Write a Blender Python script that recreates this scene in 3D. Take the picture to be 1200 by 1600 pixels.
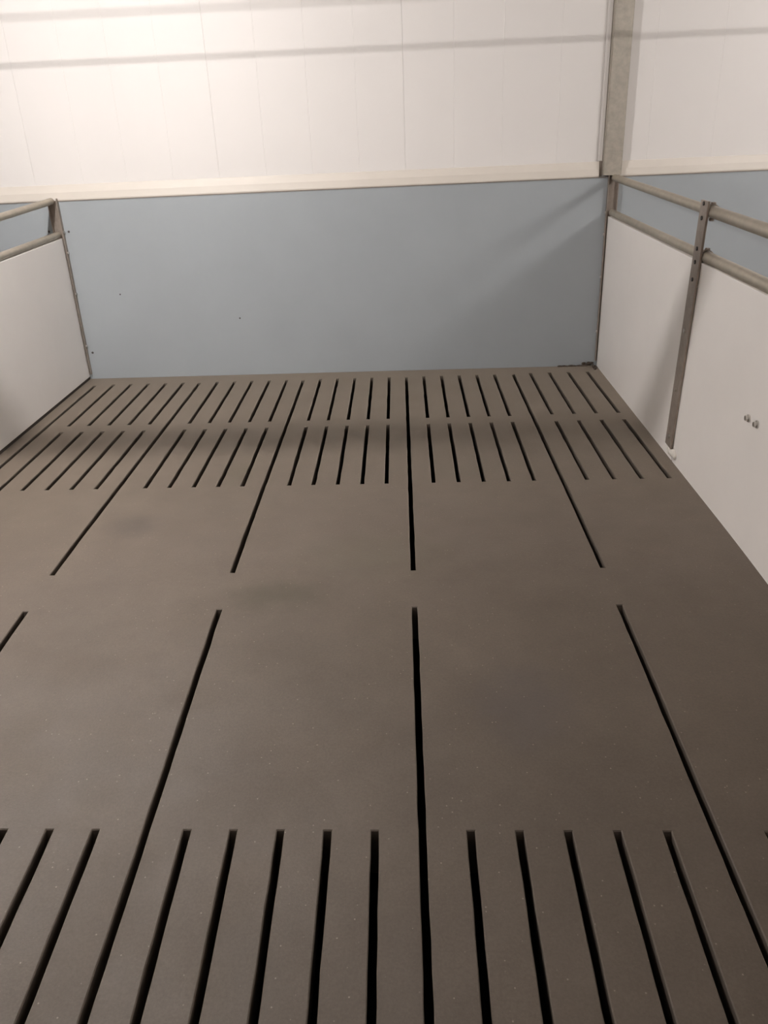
import bpy, bmesh, math, random
from mathutils import Vector, Matrix

random.seed(7)
for o in list(bpy.data.objects):
    bpy.data.objects.remove(o, do_unlink=True)
SC = bpy.context.scene
COL = SC.collection

# ------------------------------------------------------------------ camera, world, exposure
cam_d = bpy.data.cameras.new('camera')
cam_d.sensor_fit = 'VERTICAL'
cam_d.sensor_height = 24.0
cam_d.lens = 24.0 * 1261.83 / 1600.0
cam_d.clip_start = 0.02
cam_d.clip_end = 60
cam = bpy.data.objects.new('camera', cam_d)
COL.objects.link(cam)
cam.location = (0.06113, -3.13614, 1.29249)
cam.rotation_euler = (1.126009, 0.038177, 0.039357)
SC.camera = cam

w = bpy.data.worlds.new('world')
SC.world = w
w.use_nodes = True
w.node_tree.nodes['Background'].inputs[0].default_value = (0.02, 0.02, 0.02, 1)
w.node_tree.nodes['Background'].inputs[1].default_value = 0.3

SC.view_settings.view_transform = 'Standard'
SC.view_settings.look = 'None'
SC.view_settings.gamma = 1
SC.view_settings.use_curve_mapping = False
SC.view_settings.exposure = 0.05

TUBE_STRENGTH = 2000.0           # emission of the fluorescent tubes
TUBE_COLOUR = (1.0, 0.955, 0.93)
# x, y, z of the middle of each tube, length along x
LAMPS = [(-1.55, -0.78, 2.05, 0.06, 2.95), (2.95, -0.78, 2.05, 0.65, 0.185)]

# ------------------------------------------------------------------ materials
def mat(name):
    m = bpy.data.materials.new(name)
    m.use_nodes = True
    nt = m.node_tree
    return m, nt, nt.nodes['Principled BSDF']

def node(nt, t, **kw):
    n = nt.nodes.new(t)
    for k, v in kw.items():
        if k in n.inputs:
            n.inputs[k].default_value = v
        else:
            setattr(n, k, v)
    return n

def noise(nt, scale, detail=4, rough=0.55, vec=None):
    n = node(nt, 'ShaderNodeTexNoise')
    n.inputs['Scale'].default_value = scale
    n.inputs['Detail'].default_value = detail
    n.inputs['Roughness'].default_value = rough
    if vec is None:
        vec = node(nt, 'ShaderNodeNewGeometry').outputs['Position']
    nt.links.new(vec, n.inputs['Vector'])
    return n.outputs['Fac']

def ramp(nt, src, stops):
    r = node(nt, 'ShaderNodeValToRGB')
    e = r.color_ramp.elements
    while len(e) < len(stops):
        e.new(0.5)
    for i, (p, c) in enumerate(stops):
        e[i].position = p
        e[i].color = (*c, 1) if len(c) == 3 else c
    nt.links.new(src, r.inputs['Fac'])
    return r.outputs['Color']

def mix(nt, a, b, fac, mode='MIX'):
    m = node(nt, 'ShaderNodeMix', data_type='RGBA', blend_type=mode)
    for s, i in ((a, 6), (b, 7)):
        if isinstance(s, tuple):
            m.inputs[i].default_value = (*s, 1)
        else:
            nt.links.new(s, m.inputs[i])
    if isinstance(fac, float):
        m.inputs[0].default_value = fac
    else:
        nt.links.new(fac, m.inputs[0])
    return m.outputs[2]

def bump(nt, bs, src, strength, dist=0.001):
    b = node(nt, 'ShaderNodeBump')
    b.inputs['Strength'].default_value = strength
    b.inputs['Distance'].default_value = dist
    nt.links.new(src, b.inputs['Height'])
    nt.links.new(b.outputs['Normal'], bs.inputs['Normal'])

def blot(nt, pos, x, y, rx, ry):
    """soft blotch 0..1 around (x, y) on the floor, with a frayed outline"""
    s = node(nt, 'ShaderNodeVectorMath', operation='SUBTRACT')
    nt.links.new(pos, s.inputs[0])
    s.inputs[1].default_value = (x, y, 0)
    m = node(nt, 'ShaderNodeVectorMath', operation='MULTIPLY')
    nt.links.new(s.outputs[0], m.inputs[0])
    m.inputs[1].default_value = (1 / rx, 1 / ry, 0)
    ln = node(nt, 'ShaderNodeVectorMath', operation='LENGTH')
    nt.links.new(m.outputs[0], ln.inputs[0])
    n = noise(nt, 14, 4, 0.6)
    ad = node(nt, 'ShaderNodeMath', operation='MULTIPLY_ADD')
    nt.links.new(n, ad.inputs[0])
    ad.inputs[1].default_value = 1.2
    ad.inputs[2].default_value = -0.6
    sm = node(nt, 'ShaderNodeMath', operation='ADD')
    nt.links.new(ln.outputs['Value'], sm.inputs[0])
    nt.links.new(ad.outputs[0], sm.inputs[1])
    mr = node(nt, 'ShaderNodeMapRange', interpolation_type='SMOOTHSTEP')
    mr.inputs['From Min'].default_value = 1.1
    mr.inputs['From Max'].default_value = 0.1
    nt.links.new(sm.outputs[0], mr.inputs['Value'])
    return mr.outputs[0]

def scale(nt, src, k):
    m = node(nt, 'ShaderNodeMath', operation='MULTIPLY')
    nt.links.new(src, m.inputs[0])
    m.inputs[1].default_value = k
    return m.outputs[0]

def concrete():
    m, nt, bs = mat('smooth_brown_grey_concrete')
    pos = node(nt, 'ShaderNodeNewGeometry').outputs['Position']
    c = ramp(nt, noise(nt, 1.7, 5, 0.55), [(0.3, (0.098, 0.0755, 0.0570)), (0.7, (0.120, 0.0935, 0.0715))])
    c2 = ramp(nt, noise(nt, 9, 4, 0.6), [(0.3, (0.88, 0.87, 0.86)), (0.75, (1.04, 1.04, 1.04))])
    c = mix(nt, c, c2, 1.0, 'MULTIPLY')
    c3 = ramp(nt, noise(nt, 160, 3, 0.7), [(0.3, (0.86, 0.86, 0.86)), (0.7, (1.10, 1.10, 1.10))])
    c = mix(nt, c, c3, 1.0, 'MULTIPLY')
    # worn, damp and olive patches that belong to the floor
    for (x, y, rx, ry, col, k) in (
            (-0.40, -1.00, 0.22, 0.10, (0.060, 0.048, 0.031), 0.6),
            (-1.02, -0.50, 0.13, 0.12, (0.058, 0.045, 0.036), 0.5),
            (-0.72, 0.00, 0.10, 0.22, (0.075, 0.060, 0.038), 0.45),
            (0.30, -1.50, 0.16, 0.22, (0.079, 0.065, 0.062), 0.35),
            (0.20, -0.02, 0.30, 0.14, (0.090, 0.076, 0.056), 0.30),
            (-0.10, -0.75, 0.35, 0.20, (0.103, 0.086, 0.061), 0.40)):
        c = mix(nt, c, col, scale(nt, blot(nt, pos, x, y, rx, ry), k * 1.35))
    # small pale grains
    v = node(nt, 'ShaderNodeTexVoronoi')
    v.inputs['Scale'].default_value = 55
    nt.links.new(pos, v.inputs['Vector'])
    g = ramp(nt, v.outputs['Distance'], [(0.05, (1, 1, 1)), (0.115, (0, 0, 0))])
    cut = ramp(nt, v.outputs['Color'], [(0.48, (0, 0, 0)), (0.56, (1, 1, 1))])
    g = mix(nt, g, cut, 1.0, 'MULTIPLY')
    c = mix(nt, c, (0.36, 0.30, 0.25), scale(nt, g, 0.6))
    nt.links.new(c, bs.inputs['Base Color'])
    r = ramp(nt, noise(nt, 5, 4), [(0.3, (0.58,) * 3), (0.7, (0.70,) * 3)])
    nt.links.new(r, bs.inputs['Roughness'])
    bump(nt, bs, noise(nt, 240, 3, 0.6), 0.35, 0.0012)
    bs.inputs['Sheen Weight'].default_value = 1.0      # dust-like sheen, added to brighten the far floor at grazing view
    bs.inputs['Sheen Roughness'].default_value = 0.35
    bs.inputs['Sheen Tint'].default_value = (1.0, 0.86, 0.70, 1)
    return m

def slot_wall():
    m, nt, bs = mat('grimy_slot_wall')
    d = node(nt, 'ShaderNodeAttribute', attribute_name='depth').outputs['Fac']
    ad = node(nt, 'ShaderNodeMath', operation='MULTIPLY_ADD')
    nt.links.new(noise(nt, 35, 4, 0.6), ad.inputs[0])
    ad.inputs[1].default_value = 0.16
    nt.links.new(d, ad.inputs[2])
    c = ramp(nt, ad.outputs[0], [(0.12, (0.125, 0.100, 0.078)), (0.34, (0.060, 0.043, 0.030))])  # lip paled to imitate light at the slot mouth, grime below
    nt.links.new(c, bs.inputs['Base Color'])
    bs.inputs['Roughness'].default_value = 0.75
    bump(nt, bs, noise(nt, 90, 3), 0.4, 0.002)
    return m

def plain(name, col, rough, metal=0.0, var=0.06, nscale=6.0, bstr=0.0, bscale=200.0, spec=None):
    m, nt, bs = mat(name)
    lo = tuple(x * (1 - var) for x in col)
    hi = tuple(min(1, x * (1 + var)) for x in col)
    c = ramp(nt, noise(nt, nscale, 4, 0.6), [(0.3, lo), (0.7, hi)])
    nt.links.new(c, bs.inputs['Base Color'])
    bs.inputs['Roughness'].default_value = rough
    bs.inputs['Metallic'].default_value = metal
    if spec is not None:
        bs.inputs['Specular IOR Level'].default_value = spec
    if bstr:
        bump(nt, bs, noise(nt, bscale, 2), bstr, 0.001)
    return m

def emitter(name, col, s):
    m, nt, bs = mat(name)
    bs.inputs['Base Color'].default_value = (0.9, 0.9, 0.9, 1)
    bs.inputs['Emission Color'].default_value = (*col, 1)
    bs.inputs['Emission Strength'].default_value = s
    return m

M = dict(
    concrete=concrete(),
    slot_grime=slot_wall(),
    slurry=plain('dark_slurry', (0.012, 0.009, 0.007), 0.7, var=0.3, nscale=3),
    white_sheet=plain('white_coated_sheet', (0.83, 0.795, 0.77), 0.45, var=0.012, nscale=1.5, bstr=0.05, bscale=18, spec=0.10),
    blue_board=plain('blue_grey_plastic_board', (0.375, 0.405, 0.425), 0.42, var=0.03, nscale=3, bstr=0.05, bscale=30),
    cream=plain('cream_plastic_profile', (0.75, 0.69, 0.62), 0.45, var=0.02),
    white_board=plain('white_plastic_board', (0.89, 0.85, 0.815), 0.40, var=0.02, nscale=3, bstr=0.04, bscale=25),
    tube=plain('galvanised_tube', (0.43, 0.385, 0.315), 0.45, metal=0.55, var=0.10, nscale=25),
    steel=plain('dull_galvanised_steel', (0.34, 0.29, 0.25), 0.5, metal=0.5, var=0.12, nscale=30),
    zinc=plain('spangled_zinc_sheet', (0.46, 0.42, 0.36), 0.5, metal=0.45, var=0.14, nscale=28),
    bolt=plain('stainless_bolt', (0.60, 0.58, 0.55), 0.28, metal=0.9),
    dark_bolt=plain('dark_screw', (0.09, 0.08, 0.075), 0.5, metal=0.3),
    dirt=plain('dried_dirt', (0.085, 0.064, 0.050), 0.9, var=0.4, nscale=60),
    gap_shade=plain('dark_gap_shade', (0.050, 0.038, 0.030), 0.7, var=0.2),  # dark colour standing in for shade under the left panel
    foam=plain('white_foam', (0.78, 0.74, 0.68), 0.8, var=0.05, nscale=40, bstr=0.5),
    ceiling=plain('white_ceiling_sheet', (0.86, 0.85, 0.83), 0.5, var=0.02),
    pvc=plain('grey_pvc_pipe', (0.42, 0.42, 0.41), 0.4, var=0.04),
    housing=plain('white_lamp_housing', (0.75, 0.75, 0.73), 0.4, var=0.02),
)

# ------------------------------------------------------------------ mesh helpers
def tag(o, label=None, cat=None, group=None, kind=None):
    if label: o['label'] = label
    if cat: o['category'] = cat
    if group: o['group'] = group
    if kind: o['kind'] = kind
    return o

def link(name, bm, m, parent=None, smooth=False):
    bm.normal_update()
    me = bpy.data.meshes.new(name)
    bm.to_mesh(me)
    bm.free()
    me.materials.append(M[m])
    if smooth:
        for p in me.polygons:
            p.use_smooth = True
        try:
            me.set_sharp_from_angle(angle=math.radians(35))
        except Exception:
            pass
    o = bpy.data.objects.new(name, me)
    COL.objects.link(o)
    if parent is not None:
        o.parent = parent
        o.matrix_parent_inverse = Matrix.Translation(parent.location).inverted()
    return o

def empty(name, loc):
    o = bpy.data.objects.new(name, None)
    o.location = loc
    o.empty_display_size = 0.1
    COL.objects.link(o)
    return o

def hexa(bm, pts):
    """eight corners: bottom four counter-clockwise, then top four"""
    v = [bm.verts.new(p) for p in pts]
    for f in ((3, 2, 1, 0), (4, 5, 6, 7), (0, 1, 5, 4), (1, 2, 6, 5), (2, 3, 7, 6), (3, 0, 4, 7)):
        bm.faces.new([v[i] for i in f])
    return v

def box(bm, x0, x1, y0, y1, z0, z1):
    return hexa(bm, [(x0, y0, z0), (x1, y0, z0), (x1, y1, z0), (x0, y1, z0),
                     (x0, y0, z1), (x1, y0, z1), (x1, y1, z1), (x0, y1, z1)])

def bevel(bm, off, seg=2):
    bmesh.ops.bevel(bm, geom=list(bm.edges), offset=off, segments=seg, affect='EDGES', profile=0.5)

def cyl(bm, a, b, r, n=16, r2=None, caps=True):
    a = Vector(a); b = Vector(b)
    d = (b - a)
    q = Vector((0, 0, 1)).rotation_difference(d.normalized())
    mtx = Matrix.Translation((a + b) / 2) @ q.to_matrix().to_4x4()
    bmesh.ops.create_cone(bm, cap_ends=caps, segments=n, radius1=r, radius2=r if r2 is None else r2,
                          depth=d.length, matrix=mtx)

def prism(bm, prof, a, b, axis):
    """extrude a closed 2-D profile from a to b; axis 'x' takes (y, z), 'z' takes (x, y)"""
    def P(t, p):
        return {'x': (t, p[0], p[1]), 'z': (p[0], p[1], t), 'y': (p[0], t, p[1])}[axis]
    va = [bm.verts.new(P(a, p)) for p in prof]
    vb = [bm.verts.new(P(b, p)) for p in prof]
    n = len(prof)
    bm.faces.new(va)
    bm.faces.new(list(reversed(vb)))
    for i in range(n):
        bm.faces.new((va[i], vb[i], vb[(i + 1) % n], va[(i + 1) % n]))
    bmesh.ops.recalc_face_normals(bm, faces=bm.faces)

# ------------------------------------------------------------------ the room
YB = 1.50                     # face of the blue boards
XL, XR, YF, ZC = -5.0, 4.6, -8.5, 2.38
SLAB_T = 0.10

# floor: the slurry pit with the beams that carry the slabs
bm = bmesh.new()
box(bm, XL, XR, YF, YB + 0.15, -0.95, -0.85)
for y0, y1 in ((YB - 0.075, YB + 0.10), (-1.04, -0.90), (-3.42, -3.28)):
    box(bm, XL, XR, y0, y1, -0.85, -SLAB_T - 0.012)
floor = link('floor', bm, 'slurry')
tag(floor, 'brown grey slatted concrete floor over a dark pit', kind='structure')

TILT, PIVOT = 0.052435, -0.97

def floor_z(y):
    """level towards the wall, falling gently towards the passage"""
    u = PIVOT - y
    h = 0.45
    if u <= -h: return 0.0
    if u >= h: return -TILT * u
    return -TILT * (u + h) ** 2 / (4 * h)

def make_slab(edge_l, edge_r, slots, rows, y_far, y_near, long_rows, name='concrete_slab'):
    """one slatted slab.  edge_l/edge_r/slots: functions x(y); rows: [(y_hi, y_lo)] of the short slots;
    long_rows: the range over which the long edges are notched to leave the joint open."""
    hw = 0.0082
    ys = {y_far, y_near}
    tops = {a for a, b in rows} | {a for a, b in long_rows}
    bots = {b for a, b in rows} | {b for a, b in long_rows}
    for a, b in rows: ys |= {a, b}
    for a, b in long_rows: ys |= {a, b}
    ys = sorted(y for y in ys if y_near <= y <= y_far)
    fine = []
    for a, b in zip(ys, ys[1:]):
        n = max(1, int(round((b - a) / 0.06)))
        fine += [a + (b - a) * i / n for i in range(n)]
    ys = fine + [ys[-1]]
    # columns: list of (x function, kind of the strip to its right)
    cols = [(edge_l, 0.0)]
    cols.append((edge_l, hw))
    for s in slots:
        cols.append((s, -hw)); cols.append((s, hw))
    cols.append((edge_r, -hw)); cols.append((edge_r, 0.0))
    kinds = ['edge'] + ['bar', 'slot'] * len(slots) + ['bar', 'edge']
    rnd = random.Random(int(edge_l(0) * 1000) * 31 + int(y_far * 100))
    bm = bmesh.new()
    def inside(y, rr):
        return any(b <= y <= a for a, b in rr)
    grid_t, grid_b = [], []
    for (f, dx) in cols:
        rt, rb = [], []
        for y in ys:
            j = rnd.gauss(0, 0.0005) if dx else 0.0
            x = f(y) + dx + j
            z = floor_z(y)
            rt.append(bm.verts.new((x, y, z)))
            xb = f(y) + dx * 1.75
            yb = y - 0.022 if y in tops else (y + 0.022 if y in bots else y)
            rb.append(bm.verts.new((xb, yb, z - SLAB_T)))
        grid_t.append(rt); grid_b.append(rb)
    nx, ny = len(kinds), len(ys) - 1
    def solid(i, j):
        if i < 0 or j < 0 or i >= nx or j >= ny: return False
        ym = (ys[j] + ys[j + 1]) / 2
        if kinds[i] == 'bar': return True
        return not inside(ym, rows if kinds[i] == 'slot' else long_rows)
    rim = []
    for i in range(nx):
        for j in range(ny):
            if not solid(i, j): continue
            bm.faces.new((grid_t[i][j], grid_t[i + 1][j], grid_t[i + 1][j + 1], grid_t[i][j + 1]))
            bm.faces.new((grid_b[i][j + 1], grid_b[i + 1][j + 1], grid_b[i + 1][j], grid_b[i][j]))
            for (di, dj, p, q) in ((-1, 0, (i, j + 1), (i, j)), (1, 0, (i + 1, j), (i + 1, j + 1)),
                                   (0, -1, (i, j), (i + 1, j)), (0, 1, (i + 1, j + 1), (i, j + 1))):
                if not solid(i + di, j + dj):
                    a, b = grid_t[p[0]][p[1]], grid_t[q[0]][q[1]]
                    c, d = grid_b[q[0]][q[1]], grid_b[p[0]][p[1]]
                    bm.faces.new((a, d, c, b))
                    # only slot mouths get a worn rim; the butted outer edges stay tight
                    outer = (i + di < 0 or i + di >= nx or j + dj < 0 or j + dj >= ny)
                    if not outer:
                        e = bm.edges.get((a, b))
                        if e: rim.append(e)
    loose = [v for v in bm.verts if not v.link_faces]
    bmesh.ops.delete(bm, geom=loose, context='VERTS')
    bmesh.ops.bevel(bm, geom=rim, offset=0.0022, segments=1, affect='EDGES', profile=0.5, clamp_overlap=True)
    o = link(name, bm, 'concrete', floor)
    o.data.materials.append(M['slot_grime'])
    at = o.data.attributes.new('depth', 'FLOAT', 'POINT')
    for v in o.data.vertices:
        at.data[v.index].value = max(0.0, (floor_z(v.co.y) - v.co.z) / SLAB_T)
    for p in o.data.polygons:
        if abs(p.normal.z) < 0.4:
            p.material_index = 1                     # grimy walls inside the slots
    return o

def lin(x0, k):
    return lambda y, x0=x0, k=k: x0 + k * y

YAW = -0.0245
JOINT = {-48: -4.840, -42: -4.235, -36: -3.630, -30: -3.025, -24: -2.420, -18: -1.815, -12: -1.2000,
         -6: -0.5965, 0: -0.0045, 6: 0.6015, 12: 1.2080, 18: 1.813, 24: 2.418, 30: 3.023, 36: 3.628, 42: 4.233}
FAR = {-18: (-1.4987, 0.1028, -0.0270), -12: (-0.8870, 0.1006, -0.0299), -6: (-0.2970, 0.0987, -0.0267),
       0: (0.2910, 0.1002, -0.0213), 6: (0.9124, 0.1066, -0.0243)}
NEAR = {-12: (-0.9155, 0.1019, -0.0270), -6: (-0.3184, 0.1008, -0.0310), 0: (0.3157, 0.1016, -0.0162),
        6: (0.9115, 0.1005, -0.0240)}
ks = sorted(JOINT)
for ka, kb in zip(ks, ks[1:]):
    el, er = lin(JOINT[ka], YAW), lin(JOINT[kb], YAW)
    mid = (JOINT[ka] + JOINT[kb]) / 2
    d = 0.0000
    c0, p, yw = FAR.get(ka, (mid, 0.1008, YAW))
    sl = [lin(c0 + p * (i - 2), yw) for i in range(5)]
    up = 0.03 * 0 + (0.010 if ka >= 6 else 0.0)
    make_slab(el, er, sl, [(1.360 + up, 0.637 + up), (0.545, -0.160)], YB - 0.004, PIVOT,
              [(1.345 + up, -0.860)])
    c0, p, yw = NEAR.get(ka, (mid, 0.1008, YAW))
    sl = [lin(c0 + p * (i - 2), yw) for i in range(5)]
    make_slab(el, er, sl, [(-1.888, -2.56), (-2.66, -3.22)], PIVOT, -3.34,
              [(-1.073, -3.24)])
# the passage behind the camera
bm = bmesh.new()
zf = floor_z(-3.34)
box(bm, XL, XR, YF, -3.345, -0.85, zf)
link('passage_slab', bm, 'concrete', floor)

# back wall: a core with white sheet panels above and blue boards below
bm = bmesh.new()
box(bm, XL - 0.1, XR + 0.1, YB + 0.06, YB + 0.16, -0.85, ZC)
wall_back = link('wall_back', bm, 'white_sheet')
tag(wall_back, 'back wall of white sheet panels above blue grey boards', kind='structure')

def ztop(x): return 1.0095 + 0.0052 * x      # top of the blue boards
def ztrim(x): return 1.0835 + 0.0035 * x     # top of the cream profile

seams = [-5.0, -4.01, -3.02, -2.027, -1.013, -0.015, 0.990, 1.985, 2.98, 3.97, 4.6]
grooves = [-1.760, -1.518, 0.775, 1.568, -1.265, -0.76, -0.51, -0.26, 0.24, 0.49, 1.24]
WY = YB + 0.012
for a, b in zip(seams, seams[1:]):
    bm = bmesh.new()
    prof = [(a + 0.0003, WY + 0.046), (a + 0.0003, WY + 0.0012), (a + 0.0025, WY)]
    for g in sorted(grooves):
        if a < g < b:
            prof += [(g - 0.0025, WY), (g, WY + 0.0010), (g + 0.0025, WY)]
    prof += [(b - 0.0025, WY), (b - 0.0003, WY + 0.0012), (b - 0.0003, WY + 0.046)]
    prism(bm, prof, 0.98, ZC, 'z')
    link('wall_panel', bm, 'white_sheet', wall_back)

def sloped_run(name, m, x0, x1, prof):
    """long profile along x; prof gives (y, z(x)) pairs as functions of x"""
    bm = bmesh.new()
    va = [bm.verts.new((x0, p[0], p[1](x0))) for p in prof]
    vb = [bm.verts.new((x1, p[0], p[1](x1))) for p in prof]
    n = len(prof)
    bm.faces.new(va); bm.faces.new(list(reversed(vb)))
    for i in range(n):
        bm.faces.new((va[i], vb[i], vb[(i + 1) % n], va[(i + 1) % n]))
    bmesh.ops.recalc_face_normals(bm, faces=bm.faces)
    return link(name, bm, m, wall_back)

# one long blue board per pen, butted behind the pen posts
for x0, x1 in ((XL, -1.936), (-1.9355, 1.0705), (1.071, XR)):
    sloped_run('plinth_board', 'blue_board', x0, x1,
               [(YB, lambda x: -0.10), (YB, lambda x: ztop(x) - 0.003), (YB + 0.003, ztop),
                (YB + 0.010, ztop), (YB + 0.010, lambda x: -0.10)])
# cream profile that covers the joint, in front of both, cut round the post
for x0, x1 in ((XL, 0.9985), (1.1085, XR)):
    sloped_run('cover_profile', 'cream', x0, x1,
               [(YB - 0.006, lambda x: ztop(x) - 0.002), (YB - 0.008, lambda x: ztop(x) + 0.004),
                (YB - 0.004, lambda x: (ztop(x) + ztrim(x)) / 2),
                (WY - 0.004, lambda x: ztrim(x) - 0.002), (WY - 0.0005, lambda x: ztrim(x)),
                (WY - 0.0005, lambda x: ztop(x) - 0.002)])
# dark sealing line under the profile
sloped_run('seal_strip', 'steel', XL, XR, [(YB - 0.0045, lambda x: ztop(x) - 0.006), (YB - 0.0045, lambda x: ztop(x) - 0.0022),
                                          (YB - 0.0002, lambda x: ztop(x) - 0.0022), (YB - 0.0002, lambda x: ztop(x) - 0.006)])
# dark frayed joint between profile and post
bm = bmesh.new()
box(bm, 0.999, 1.0150, WY - 0.0045, WY - 0.0004, 1.0, 1.088)
link('joint_filler', bm, 'steel', wall_back)
# slim white flashing beside the post
bm = bmesh.new()
box(bm, 0.996, 1.0135, WY - 0.006, WY - 0.0003, 1.09, ZC)
bevel(bm, 0.001, 1)
link('flashing_strip', bm, 'white_sheet', wall_back)
# little screws in the blue boards
for (x, z, r) in ((-1.661, 0.488, 0.0045), (-0.988, 0.333, 0.005), (-1.887, 0.157, 0.007), (-1.888, 0.836, 0.0065), (-1.999, 0.840, 0.0065)):
    bm = bmesh.new()
    cyl(bm, (x, YB - 0.003, z), (x, YB + 0.002, z), r, 8, r * 0.8)
    link('screw', bm, 'dark_bolt', wall_back, True)

def shell(name, b, m):
    bm = bmesh.new()
    box(bm, *b)
    return tag(link(name, bm, m), kind='structure')
tag(shell('wall_left', (XL - 0.1, XL, YF, YB + 0.06, -0.85, ZC), 'white_sheet'), 'white sheet side wall far to the left')
tag(shell('wall_right', (XR, XR + 0.1, YF, YB + 0.06, -0.85, ZC), 'white_sheet'), 'white sheet side wall far to the right')
tag(shell('wall_front', (XL - 0.1, XR + 0.1, YF - 0.1, YF, -0.85, ZC), 'white_sheet'), 'white sheet wall behind the passage')
tag(shell('ceiling', (XL - 0.1, XR + 0.1, YF - 0.1, YB + 0.16, ZC, ZC + 0.08), 'ceiling'), 'flat white ceiling over the pens')

# ------------------------------------------------------------------ galvanised post on the back wall
bm = bmesh.new()
x0, x1, yf, yb_ = 1.0155, 1.1080, YB - 0.035, WY - 0.0005
t = 0.005
prof = [(x0, yb_), (x0, yf), (x1, yf), (x1, yb_), (x1 - t, yb_), (x1 - t, yf + t), (x0 + t, yf + t), (x0 + t, yb_)]
prism(bm, prof, 1.021, ZC, 'z')
bmesh.ops.bevel(bm, geom=[e for e in bm.edges if abs(e.verts[0].co.z - e.verts[1].co.z) > 0.5 and
                          abs(e.verts[0].co.y - yf) < 1e-4], offset=0.004, segments=3, affect='EDGES')
post = link('steel_post', bm, 'zinc')
tag(post, 'galvanised steel channel post fixed upright on the white wall', 'post')

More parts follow.
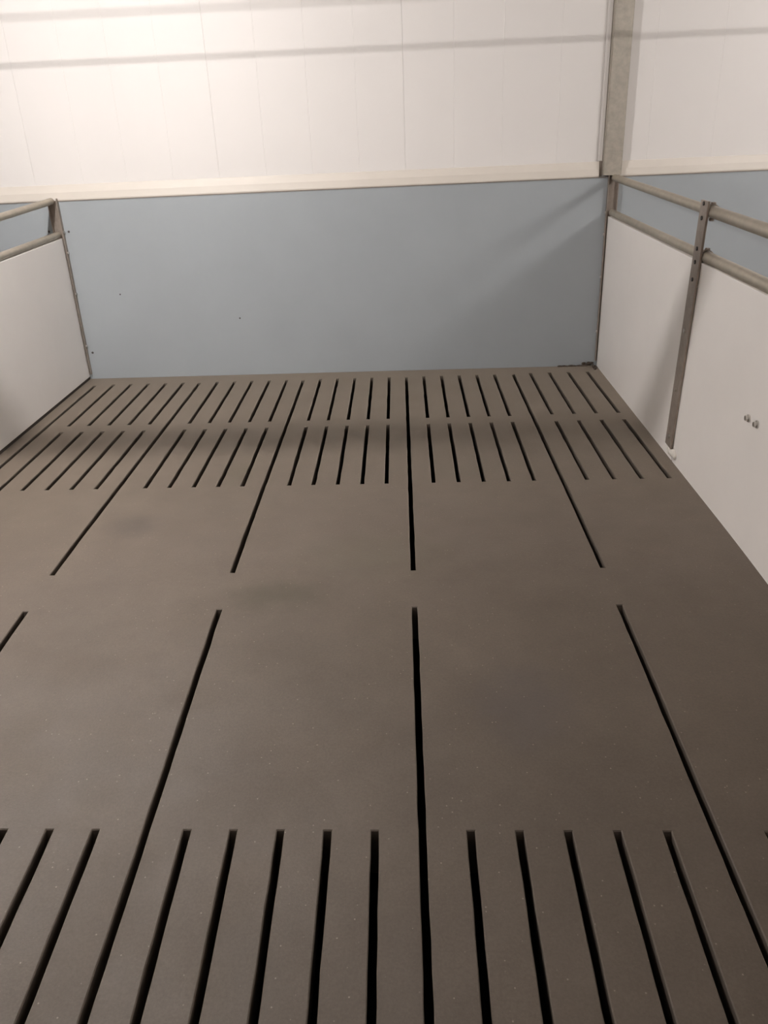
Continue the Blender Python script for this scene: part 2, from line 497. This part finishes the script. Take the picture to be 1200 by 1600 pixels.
# ------------------------------------------------------------------ pen partitions
def partition(side, label, face, bars, y_end, rails):
    """side +1: seen on its left face (right of the pen); face(y): x of the face towards the pen"""
    s = side
    root = empty('pen_partition', (face(YB), YB, 0))
    tag(root, label, 'partition', kind='thing')
    T = 0.035
    cx = lambda y: face(y) + s * T / 2
    ybs = [y for y, _ in bars]
    cuts = [YB - 0.012] + ybs + [y_end]
    ztopp = lambda y: rails['low'](y) - 0.019
    for a, b in zip(cuts, cuts[1:]):
        a2 = a - (0.004 if a != cuts[0] else 0); b2 = b + 0.004
        zb = rails['gap']
        bm = bmesh.new()
        f = sorted((0.0, s * T))
        hexa(bm, [(face(b2) + f[0], b2, zb(b2)), (face(b2) + f[1], b2, zb(b2)), (face(a2) + f[1], a2, zb(a2)), (face(a2) + f[0], a2, zb(a2)),
                  (face(b2) + f[0], b2, ztopp(b2)), (face(b2) + f[1], b2, ztopp(b2)), (face(a2) + f[1], a2, ztopp(a2)), (face(a2) + f[0], a2, ztopp(a2))])
        bevel(bm, 0.002, 2)
        link('panel', bm, 'white_board', root)
        if zb(0.3) > 0:  # dark strip added to imitate the shaded gap below the raised panel
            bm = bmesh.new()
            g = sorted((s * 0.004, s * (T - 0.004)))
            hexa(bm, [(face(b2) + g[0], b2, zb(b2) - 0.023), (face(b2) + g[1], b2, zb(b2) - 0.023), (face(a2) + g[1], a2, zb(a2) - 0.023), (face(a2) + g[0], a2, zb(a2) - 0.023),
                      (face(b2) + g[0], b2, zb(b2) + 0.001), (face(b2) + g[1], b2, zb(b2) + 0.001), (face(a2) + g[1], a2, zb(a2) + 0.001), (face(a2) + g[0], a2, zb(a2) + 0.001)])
            link('gap_shade_strip', bm, 'gap_shade', root)
    # rails: thin tube in the section at the wall, thicker further on
    for zf, first in ((rails['top'], True), (rails['low'], False)):
        for i, (a, b) in enumerate(zip(cuts, cuts[1:])):
            r = rails['r'][min(i, 1)]
            a2 = a if i else a - 0.012
            bm = bmesh.new()
            cyl(bm, (cx(a2), a2 - 0.004, zf(a2)), (cx(b), b - 0.0, zf(b)), r, 20)
            link('rail', bm, 'tube', root, True)
    # channel that holds the partition on the wall
    bm = bmesh.new()
    x0 = face(YB) - s * 0.012; x1 = face(YB) + s * 0.043
    xa, xb = min(x0, x1), max(x0, x1)
    y0, y1, t = YB - 0.024, YB - 0.001, 0.004
    prof = [(xa, y0), (xa + t, y0), (xa + t, y1 - t), (xb - t, y1 - t), (xb - t, y0), (xb, y0), (xb, y1), (xa, y1)]
    prism(bm, prof, 0.03, rails['top'](YB) + 0.012, 'z')
    ch = link('wall_channel', bm, 'steel', root)
    xo = x0 - s * 0.0
    for z in (0.835, 0.725, 0.50, 0.20):
        bm = bmesh.new()
        cyl(bm, (xo - s * 0.006, YB - 0.013, z), (xo + s * 0.003, YB - 0.013, z), 0.0075, 6)
        link('bolt', bm, 'bolt', ch)
    # flat steel bar that clamps the panel joint, with screws
    for yb0, lean in bars:
        bw, th = 0.041, 0.010
        yy = lambda z: yb0 + lean * (0.53 - z)      # the bar stands a little out of plumb
        for sd in ((-1, 1)):
            bm = bmesh.new()
            def fx(z, o):
                base = face(yy(z)) if sd < 0 else face(yy(z)) + s * T
                return base + (s * sd) * o
            z0, z1 = 0.050, (rails['top'](yb0) + 0.036 if sd < 0 else rails['low'](yb0) - 0.04)
            pts = []
            for z in (z0, z1):
                xi, xo_ = fx(z, 0.0006), fx(z, th)
                xa, xb = min(xi, xo_), max(xi, xo_)
                y_ = yy(z)
                pts += [(xa, y_ - bw, z), (xb, y_ - bw, z), (xb, y_ + bw, z), (xa, y_ + bw, z)]
            hexa(bm, pts)
            bevel(bm, 0.0025, 2)
            bar = link('clamp_bar', bm, 'steel', root)
            for z in (rails['top'](yb0) + 0.026, rails['top'](yb0) - 0.024, rails['low'](yb0) + 0.026, rails['low'](yb0) - 0.022, 0.735, 0.54, 0.30, 0.095):
                if z > z1: continue
                bm = bmesh.new()
                hi = z > 0.6
                cyl(bm, (fx(z, th - 0.001), yy(z), z), (fx(z, th + (0.004 if hi else 0.005)), yy(z), z), 0.0075 if hi else 0.0085, 8)
                link('bolt', bm, 'dark_bolt' if hi else 'bolt', bar)
        # saddle round each rail just behind the bar
        for zf in (rails['top'], rails['low']):
            y_ = yb0 - bw - 0.012
            bm = bmesh.new()
            r0 = rails['r'][1] + 0.0015; r1 = r0 + 0.0035
            n = 20
            ring = []
            for k in range(n):
                an = 2 * math.pi * k / n
                q = [(cx(y_) + r * math.cos(an), yv, zf(y_) + r * math.sin(an)) for r, yv in ((r0, y_ + 0.006), (r1, y_ + 0.006), (r1, y_ - 0.006), (r0, y_ - 0.006))]
                ring.append([bm.verts.new(v) for v in q])
            for k in range(n):
                A, B = ring[k], ring[(k + 1) % n]
                for i in range(4):
                    bm.faces.new((A[i], B[i], B[(i + 1) % 4], A[(i + 1) % 4]))
            bmesh.ops.recalc_face_normals(bm, faces=bm.faces)
            box(bm, cx(y_) - 0.006, cx(y_) + 0.006, y_ - 0.012, y_ + 0.008, zf(y_) + r1 - 0.001, zf(y_) + r1 + 0.006)
            box(bm, cx(y_) - 0.006, cx(y_) + 0.006, y_ - 0.012, y_ + 0.008, zf(y_) - r1 - 0.006, zf(y_) - r1 + 0.001)
            link('pipe_saddle', bm, 'steel', root)
    return root

faceR = lambda y: 1.0600 + 0.0140 * (YB - y)
faceL = lambda y: -1.9250 + 0.0300 * (YB - y)
railsR = dict(top=lambda y: 0.977 + 0.021 * y, low=lambda y: 0.8205 + 0.010 * y, r=(0.0172, 0.0205), gap=lambda y: -0.006 + floor_z(y))
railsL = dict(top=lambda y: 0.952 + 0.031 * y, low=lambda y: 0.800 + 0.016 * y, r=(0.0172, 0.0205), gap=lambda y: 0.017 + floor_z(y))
pr = partition(1, 'white panelled pen partition on the right with steel clamp bar and two tube rails', faceR,
               [(0.020, 0.084), (-1.55, 0.02)], -2.95, railsR)
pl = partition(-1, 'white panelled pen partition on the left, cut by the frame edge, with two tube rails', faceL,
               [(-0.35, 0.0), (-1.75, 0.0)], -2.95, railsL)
# two bolts through the right-hand panel
for (y, z) in ((-0.652, 0.415), (-0.719, 0.418)):
    bm = bmesh.new()
    xx = faceR(y)
    cyl(bm, (xx - 0.004, y, z), (xx + 0.002, y, z), 0.0125, 16)
    cyl(bm, (xx - 0.013, y, z), (xx - 0.004, y, z), 0.0085, 6)
    b = link('bolt', bm, 'bolt', pr)
# white foam squeezed out under the clamp bar
bm = bmesh.new()
for k in range(7):
    y = 0.06 - 0.0135 * k
    bmesh.ops.create_icosphere(bm, subdivisions=2, radius=0.010 + random.random() * 0.004,
                               matrix=Matrix.Translation((faceR(y) - 0.004, y + random.uniform(-.003, .003), 0.032 + random.random() * 0.012)) @ Matrix.Diagonal((0.7, 1, 1.1 + random.random() * 0.5, 1)))
link('foam_bead', bm, 'foam', pr, True)

# ------------------------------------------------------------------ dirt left in the corner
def crumbs(name, label, spots):
    bm = bmesh.new()
    for (x, y, z, r, sx, sz) in spots:
        bmesh.ops.create_icosphere(bm, subdivisions=1, radius=r,
                                   matrix=Matrix.Translation((x, y, z)) @ Matrix.Diagonal((sx, 1, sz, 1)))
    for v in bm.verts:
        v.co += Vector((random.uniform(-1, 1), random.uniform(-1, 1), random.uniform(-1, 1))) * 0.0012
    o = link(name, bm, 'dirt')
    return tag(o, label, 'dirt', kind='stuff')
sp = []
for k in range(26):
    x = random.uniform(0.84, 1.00)
    sp.append((x, YB - 0.008 - random.random() * 0.006, 0.003, 0.004 + 0.004 * random.random(), 2.2, 0.7))
for k in range(14):
    sp.append((random.uniform(0.985, 1.04), YB - 0.005, 0.002 + random.random() * 0.016, 0.005 + 0.004 * random.random(), 1.8, 0.8))
for k in range(10):
    sp.append((1.045 + random.uniform(-.010, .004), YB - 0.012 - 0.011 * k * 0.8, 0.004, 0.008, 0.9, 0.8))
crumbs('dried_dirt', 'dark dried dirt along the foot of the blue wall in the right corner', sp)

# ------------------------------------------------------------------ pipes and lamps under the ceiling
def pipe(name, label, y, z, r, cat='pipe'):
    root = empty(name, (0, y, z))
    tag(root, label, cat)
    bm = bmesh.new()
    cyl(bm, (XL, y, z), (XR, y, z), r, 20)
    link('tube', bm, 'pvc', root, True)
    for x in (-3.6, 0.5, 4.2):
        bm = bmesh.new()
        cyl(bm, (x, y, z + r - 0.001), (x, y, ZC), 0.004, 8)
        link('hanger', bm, 'steel', root)
    return root
pipe('feed_pipe', 'grey feed pipe running across above the pens', -0.580, 1.705, 0.025)
pipe('water_pipe', 'thin grey water pipe, lower of two near the back wall', 0.50, 1.826, 0.0030)
pipe('water_pipe', 'thin grey water pipe, upper of two near the back wall', 0.36, 1.955, 0.0025)

for i, (x, y, z, L, power) in enumerate(LAMPS):
    root = empty('ceiling_lamp', (x, y, z))
    tag(root, ['small bulb lamp hung under the ceiling above the pen', 'tube lamp hung under the ceiling beyond the right partition'][i], 'lamp')
    bm = bmesh.new()
    box(bm, x - L / 2 - 0.05, x + L / 2 + 0.05, y - 0.03, y + 0.03, z + 0.035, z + 0.085)
    bevel(bm, 0.006, 2)
    link('housing', bm, 'housing', root)
    for q in (-1, 1):
        bm = bmesh.new()
        box(bm, x + q * (L / 2 + 0.012) - 0.010, x + q * (L / 2 + 0.012) + 0.010, y - 0.014, y + 0.014, z - 0.018, z + 0.036)
        link('socket', bm, 'housing', root)
        bm = bmesh.new()
        cyl(bm, (x + q * L / 2, y, z + 0.084), (x + q * L / 2, y, ZC), 0.004, 8)
        link('hanger', bm, 'steel', root)
    bm = bmesh.new()
    cyl(bm, (x - L / 2, y, z), (x + L / 2, y, z), 0.020, 20)
    M['glow'] = emitter('lamp_tube_glow', TUBE_COLOUR, TUBE_STRENGTH * power)
    link('lamp_tube', bm, 'glow', root, True)
